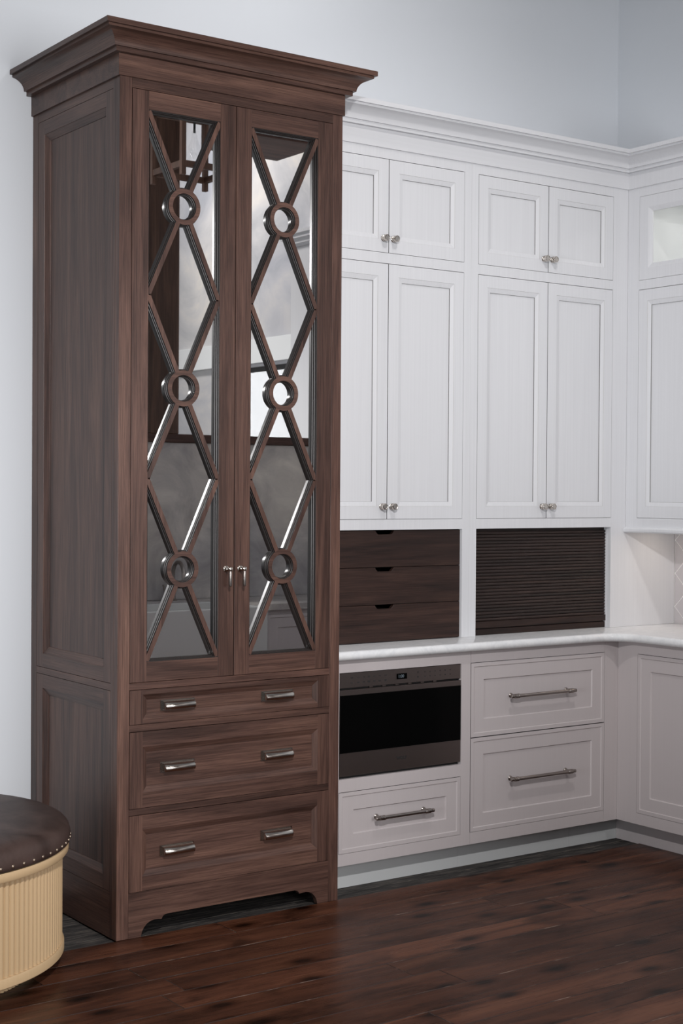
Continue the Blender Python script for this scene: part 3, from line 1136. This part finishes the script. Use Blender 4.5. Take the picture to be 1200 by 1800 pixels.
text_obj('1:00', 0.017, (1.2560, YM - 0.0016, 0.7995), LED, cp, 'display_digits')
text_obj('WOLF', 0.0150, (1.2600, YM - 0.0036, 0.4835), INK, dr, 'maker_lettering', 1.15, 0.0004, 0.0009)
marks = MB()
for i, xm in enumerate((1.0214, 1.0525, 1.0786, 1.1019, 1.1277, 1.1536, 1.1815)):
    for j, zm in enumerate((0.8088, 0.7900)):
        ww, hh = random.uniform(0.004, 0.0065), random.uniform(0.0012, 0.0035)
        marks.box(xm - ww, xm + ww, YM - 0.0006, YM - 0.0001, zm - hh, zm + hh)
for zm in (0.8096, 0.7918):
    marks.box(1.3375, 1.3430, YM - 0.0006, YM - 0.0001, zm - 0.0035, zm + 0.0035)
for i in range(6):
    xm = 1.375 + i * 0.0255
    for zm in (0.8092, 0.7918):
        marks.box(xm - 0.0022, xm + 0.0022, YM - 0.0006, YM - 0.0001, zm - 0.0022, zm + 0.0022)
marks.build('touch_key_print', INK, cp, kind='stuff')

# ------------------------------------------------------------------ ottoman
OX, OY = -0.710, 0.127
ot = thing('ottoman', 'round tan fluted ottoman with dark leather seat and brass nailheads', 'ottoman', (OX, OY, 0))
RB_, RCUSH = 0.523, 0.543
NF = 150


def fluted(r, depth, z0, z1, name):
    P, fs = [], []
    per = 6
    N = NF * per
    for z in (z0, z1):
        for i in range(N):
            t = (i % per) / per
            rr = r - depth * (1 - math.sqrt(max(0.0, 1 - (2 * t - 1) ** 2)))
            a = 2 * math.pi * i / N
            P.append((rr * math.cos(a), rr * math.sin(a), z))
    for i in range(N):
        i2 = (i + 1) % N
        fs.append((i, i2, N + i2, N + i))
    fs.append(list(range(N))[::-1])
    fs.append([N + i for i in range(N)])
    return MB().add(P, fs).build(name, TAN, ot, smooth=True, angle=60)


fluted(RB_ - 0.080, 0.007, 0.0, 0.048, 'fluted_plinth')
MB().lathe([(0.3, 0.045), (RB_, 0.045), (RB_ + 0.003, 0.048), (RB_ + 0.003, 0.072), (RB_, 0.076), (0.3, 0.076)], (0, 0, 0), seg=128).build('lower_band', TAN, ot, smooth=True)
fluted(RB_ - 0.003, 0.0095, 0.076, 0.366, 'fluted_drum')
MB().lathe([(0.3, 0.362), (RB_ + 0.013, 0.364), (RB_ + 0.016, 0.368), (RB_ + 0.016, 0.388), (RB_ + 0.013, 0.392), (0.3, 0.392)], (0, 0, 0), seg=128).build('upper_band', TAN, ot, smooth=True)
cu = [(0.25, 0.3925), (RCUSH - 0.012, 0.3925), (RCUSH - 0.001, 0.3970), (RCUSH + 0.001, 0.4100), (RCUSH + 0.001, 0.4260), (RCUSH - 0.004, 0.4420), (RCUSH - 0.014, 0.4540), (RCUSH - 0.032, 0.4630), (RCUSH - 0.06, 0.4690), (RCUSH - 0.12, 0.4735), (RCUSH - 0.25, 0.4770), (0.15, 0.4790), (0.0, 0.4795)]
cush = MB().lathe(cu, (0, 0, 0), seg=128, cap=False).build('leather_cushion', LEATH, ot, smooth=True, merge=True, angle=70)
nail = None
for i in range(76):
    a = 2 * math.pi * i / 76
    if nail is None:
        nail = MB().lathe([(0.0057, 0), (0.0055, 0.0014), (0.0044, 0.0029), (0.0023, 0.0038), (0.0, 0.0041)], (0, 0, 0), (1, 0, 0), 12, cap=False).build('nailhead', NAIL, cush, smooth=True, merge=True, angle=80)
        o = nail
    else:
        o = link('nailhead', nail.data, cush)
    o.location = ((RCUSH + 0.0006) * math.cos(a), (RCUSH + 0.0006) * math.sin(a), 0.4085)
    o.rotation_euler = (0, 0, a)

# ------------------------------------------------------------------ the side of the kitchen seen in the mirror
fwl = MB()
WY0, WY1, WZ0, WZ1 = -4.30, -3.46, 1.30, 2.34
fwl.box(XWALL, XWALL + 0.12, -6.6, WY0, -0.05, CEIL)
fwl.box(XWALL, XWALL + 0.12, WY1, -2.902, -0.05, CEIL)
fwl.box(XWALL, XWALL + 0.12, WY0, WY1, -0.05, WZ0)
fwl.box(XWALL, XWALL + 0.12, WY0, WY1, WZ1, CEIL)
struct('wall_far', 'cloudy plastered side wall with a window, seen in the mirror doors', fwl, PLAST)
wn = MB()
for a, b, c_, d_ in ((WY0, WY0 + 0.03, WZ0, WZ1), (WY1 - 0.03, WY1, WZ0, WZ1), (WY0 + 0.03, WY1 - 0.03, WZ0, WZ0 + 0.03), (WY0 + 0.03, WY1 - 0.03, WZ1 - 0.03, WZ1)):
    wn.box(XWALL + 0.03, XWALL + 0.05, a, b, c_, d_)
o = wn.build('window_1', DARK, kind='structure')
o['label'] = 'bright dark framed window seen in the right mirror door'
MB().box(XWALL + 0.038, XWALL + 0.042, WY0 + 0.03, WY1 - 0.03, WZ0 + 0.03, WZ1 - 0.03).build('pane', PANE, o)
o = MB().box(XWALL - 0.03, XWALL - 0.001, -5.6, -3.40, 2.36, 2.52).build('trim_2', INTW, kind='structure', bevel=0.002)
o['label'] = 'white band over the mirrored window'

struct('wall_half', 'half wall behind the sink, seen in the mirror doors', MB().box(1.0, XWALL, -2.90, -2.775, -0.02, 1.777), SLAB)
tag(MB().box(1.0, XWALL - 0.001, -2.774, -2.752, 0.905, 1.776).build('stone_slab', SLAB, bevel=0.001), 'cloudy grey stone slab behind the sink, mirrored in the doors', 'slab')
tag(MB().box(0.98, XWALL - 0.001, -2.93, -2.735, 1.7775, 1.824).build('timber_ledge', TIMBERX, bevel=0.003), 'dark timber ledge on the half wall, mirrored in the doors', 'ledge')
tag(MB().box(1.36, 1.800, -2.92, -2.75, 1.8245, CEIL - 0.002).build('timber_post', TIMBER, bevel=0.004), 'dark timber post on the ledge, mirrored in the left door', 'post')
sb = thing('sink_cabinet', 'taupe sink cabinet with stone top, mirrored low in the doors', 'cabinet', (1.9, -2.5, 0))
oS = -Vector(sb.location)
cbx = MB()
cbx.box(1.02, 1.25, -2.75, -2.235, 0.0, 0.872)
cbx.box(1.25, 2.022, -2.75, -2.235, 0.0, 0.640)
cbx.box(2.022, 2.95, -2.75, -2.235, 0.0, 0.872)
o = cbx.build('carcass', TAU, sb)
o.location = oS
for xa, xb_ in ((2.05, 2.48), (2.50, 2.93)):
    mb = MB(lambda u, v, w: (u, -2.2345 + w, v))
    mb.rings(xa, xb_, 0.12, 0.845, [(0, 0, 0), (0, 0, 0.018), (0.015, 0.015, 0.018), (0.0185, 0.0185, 0.0145), (0.069, 0.069, 0.0145), (0.0735, 0.0735, 0.0085)], butt=False)
    o = mb.build('door', TAU, sb)
    o.location = oS
tpm = MB()
tpm.box(1.0, 1.249, -2.75, -2.20, 0.872, 0.904)
tpm.box(2.023, 2.97, -2.75, -2.20, 0.872, 0.904)
tpm.box(1.249, 2.023, -2.75, -2.66, 0.872, 0.904)
o = tpm.build('stone_top', SLAB, sb)
o.location = oS
sk = MB()
sx0, sx1, sy0, sy1, sz0, sz1 = 1.2505, 2.0215, -2.658, -2.17, 0.641, 0.895
sk.box(sx0, sx1, sy1 - 0.03, sy1, sz0, sz1)
sk.box(sx0, sx1, sy0, sy0 + 0.03, sz0, sz1)
sk.box(sx0, sx0 + 0.03, sy0 + 0.03, sy1 - 0.03, sz0, sz1)
sk.box(sx1 - 0.03, sx1, sy0 + 0.03, sy1 - 0.03, sz0, sz1)
sk.box(sx0 + 0.03, sx1 - 0.03, sy0 + 0.03, sy1 - 0.03, sz0, sz0 + 0.02)
tag(sk.build('farmhouse_sink', CERAM, bevel=0.005, seg=2), 'white apron front sink, mirrored low in the left door', 'sink')
fc = thing('faucet', 'dark gooseneck faucet behind the apron sink, mirrored in the left door', 'faucet', (1.74, -2.70, 0.904))
MB().lathe([(0.026, 0), (0.026, 0.006), (0.016, 0.012), (0.014, 0.05)], (0, 0, 0)).build('base', SATIN, fc, smooth=True)
pts = [(0, 0, 0.04), (0, 0, 0.14)] + [(0, 0.06 - 0.06 * math.cos(math.radians(a)), 0.14 + 0.075 * math.sin(math.radians(a))) for a in range(15, 181, 15)] + [(0, 0.12, 0.10)]
MB().tube(pts, 0.011).build('spout', SATIN, fc, smooth=True)
MB().tube([(0.0, 0, 0.03), (-0.05, 0.0, 0.04), (-0.06, 0, 0.09)], 0.006).build('lever', SATIN, fc, smooth=True)
pil = MB()
pil.box(2.93, XWALL - 0.001, -3.34, -2.935, 0.0, 3.04)
tag(pil.build('white_pilaster', WHT, bevel=0.002), 'white pilaster beside the mirrored window', 'pilaster')
cpz = MB()
for i, (p_, z0, z1) in enumerate(((0.012, 3.0405, 3.056), (0.03, 3.056, 3.085), (0.05, 3.085, 3.11), (0.065, 3.11, 3.13))):
    cpz.box(2.93 - p_, XWALL - 0.001, -3.34 - p_, -2.935 + 0.0, z0, z1)
tag(cpz.build('pilaster_cap', WHT), 'stepped white cap on the pilaster, mirrored in the right door', 'cap')
ln = thing('lantern_pendant', 'dark timber framed lantern pendant, mirrored at the top of the left door', 'pendant lamp', (1.46, -2.0, 3.05))
hw = 0.15
lf = MB()
for sx in (-1, 1):
    for sy in (-1, 1):
        lf.box(sx * hw - 0.012, sx * hw + 0.012, sy * hw - 0.012, sy * hw + 0.012, 0.0, 0.36)
for zz in (0.04, 0.34):
    for sgn in (-1, 1):
        lf.box(-hw, hw, sgn * hw - 0.010, sgn * hw + 0.010, zz, zz + 0.03)
        lf.box(sgn * hw - 0.010, sgn * hw + 0.010, -hw, hw, zz, zz + 0.03)
lf.build('frame', TIMBER, ln)
MB().tube([(0, 0, 0.25), (0, 0, CEIL - 3.05 - 0.002)], 0.006, 8).build('stem', DARK, ln)
MB().lathe([(0.005, 0.12), (0.028, 0.15), (0.030, 0.18), (0.015, 0.22), (0.013, 0.26)], (0, 0, 0), seg=16).build('bulb', PANE, ln, smooth=True)
tag(MB().box(1.93, 2.44, -2.75, -2.28, 3.42, CEIL - 0.002).build('timber_soffit', TIMBERX, bevel=0.005), 'dark timber soffit under the ceiling, mirrored at the top of the right door', 'soffit')
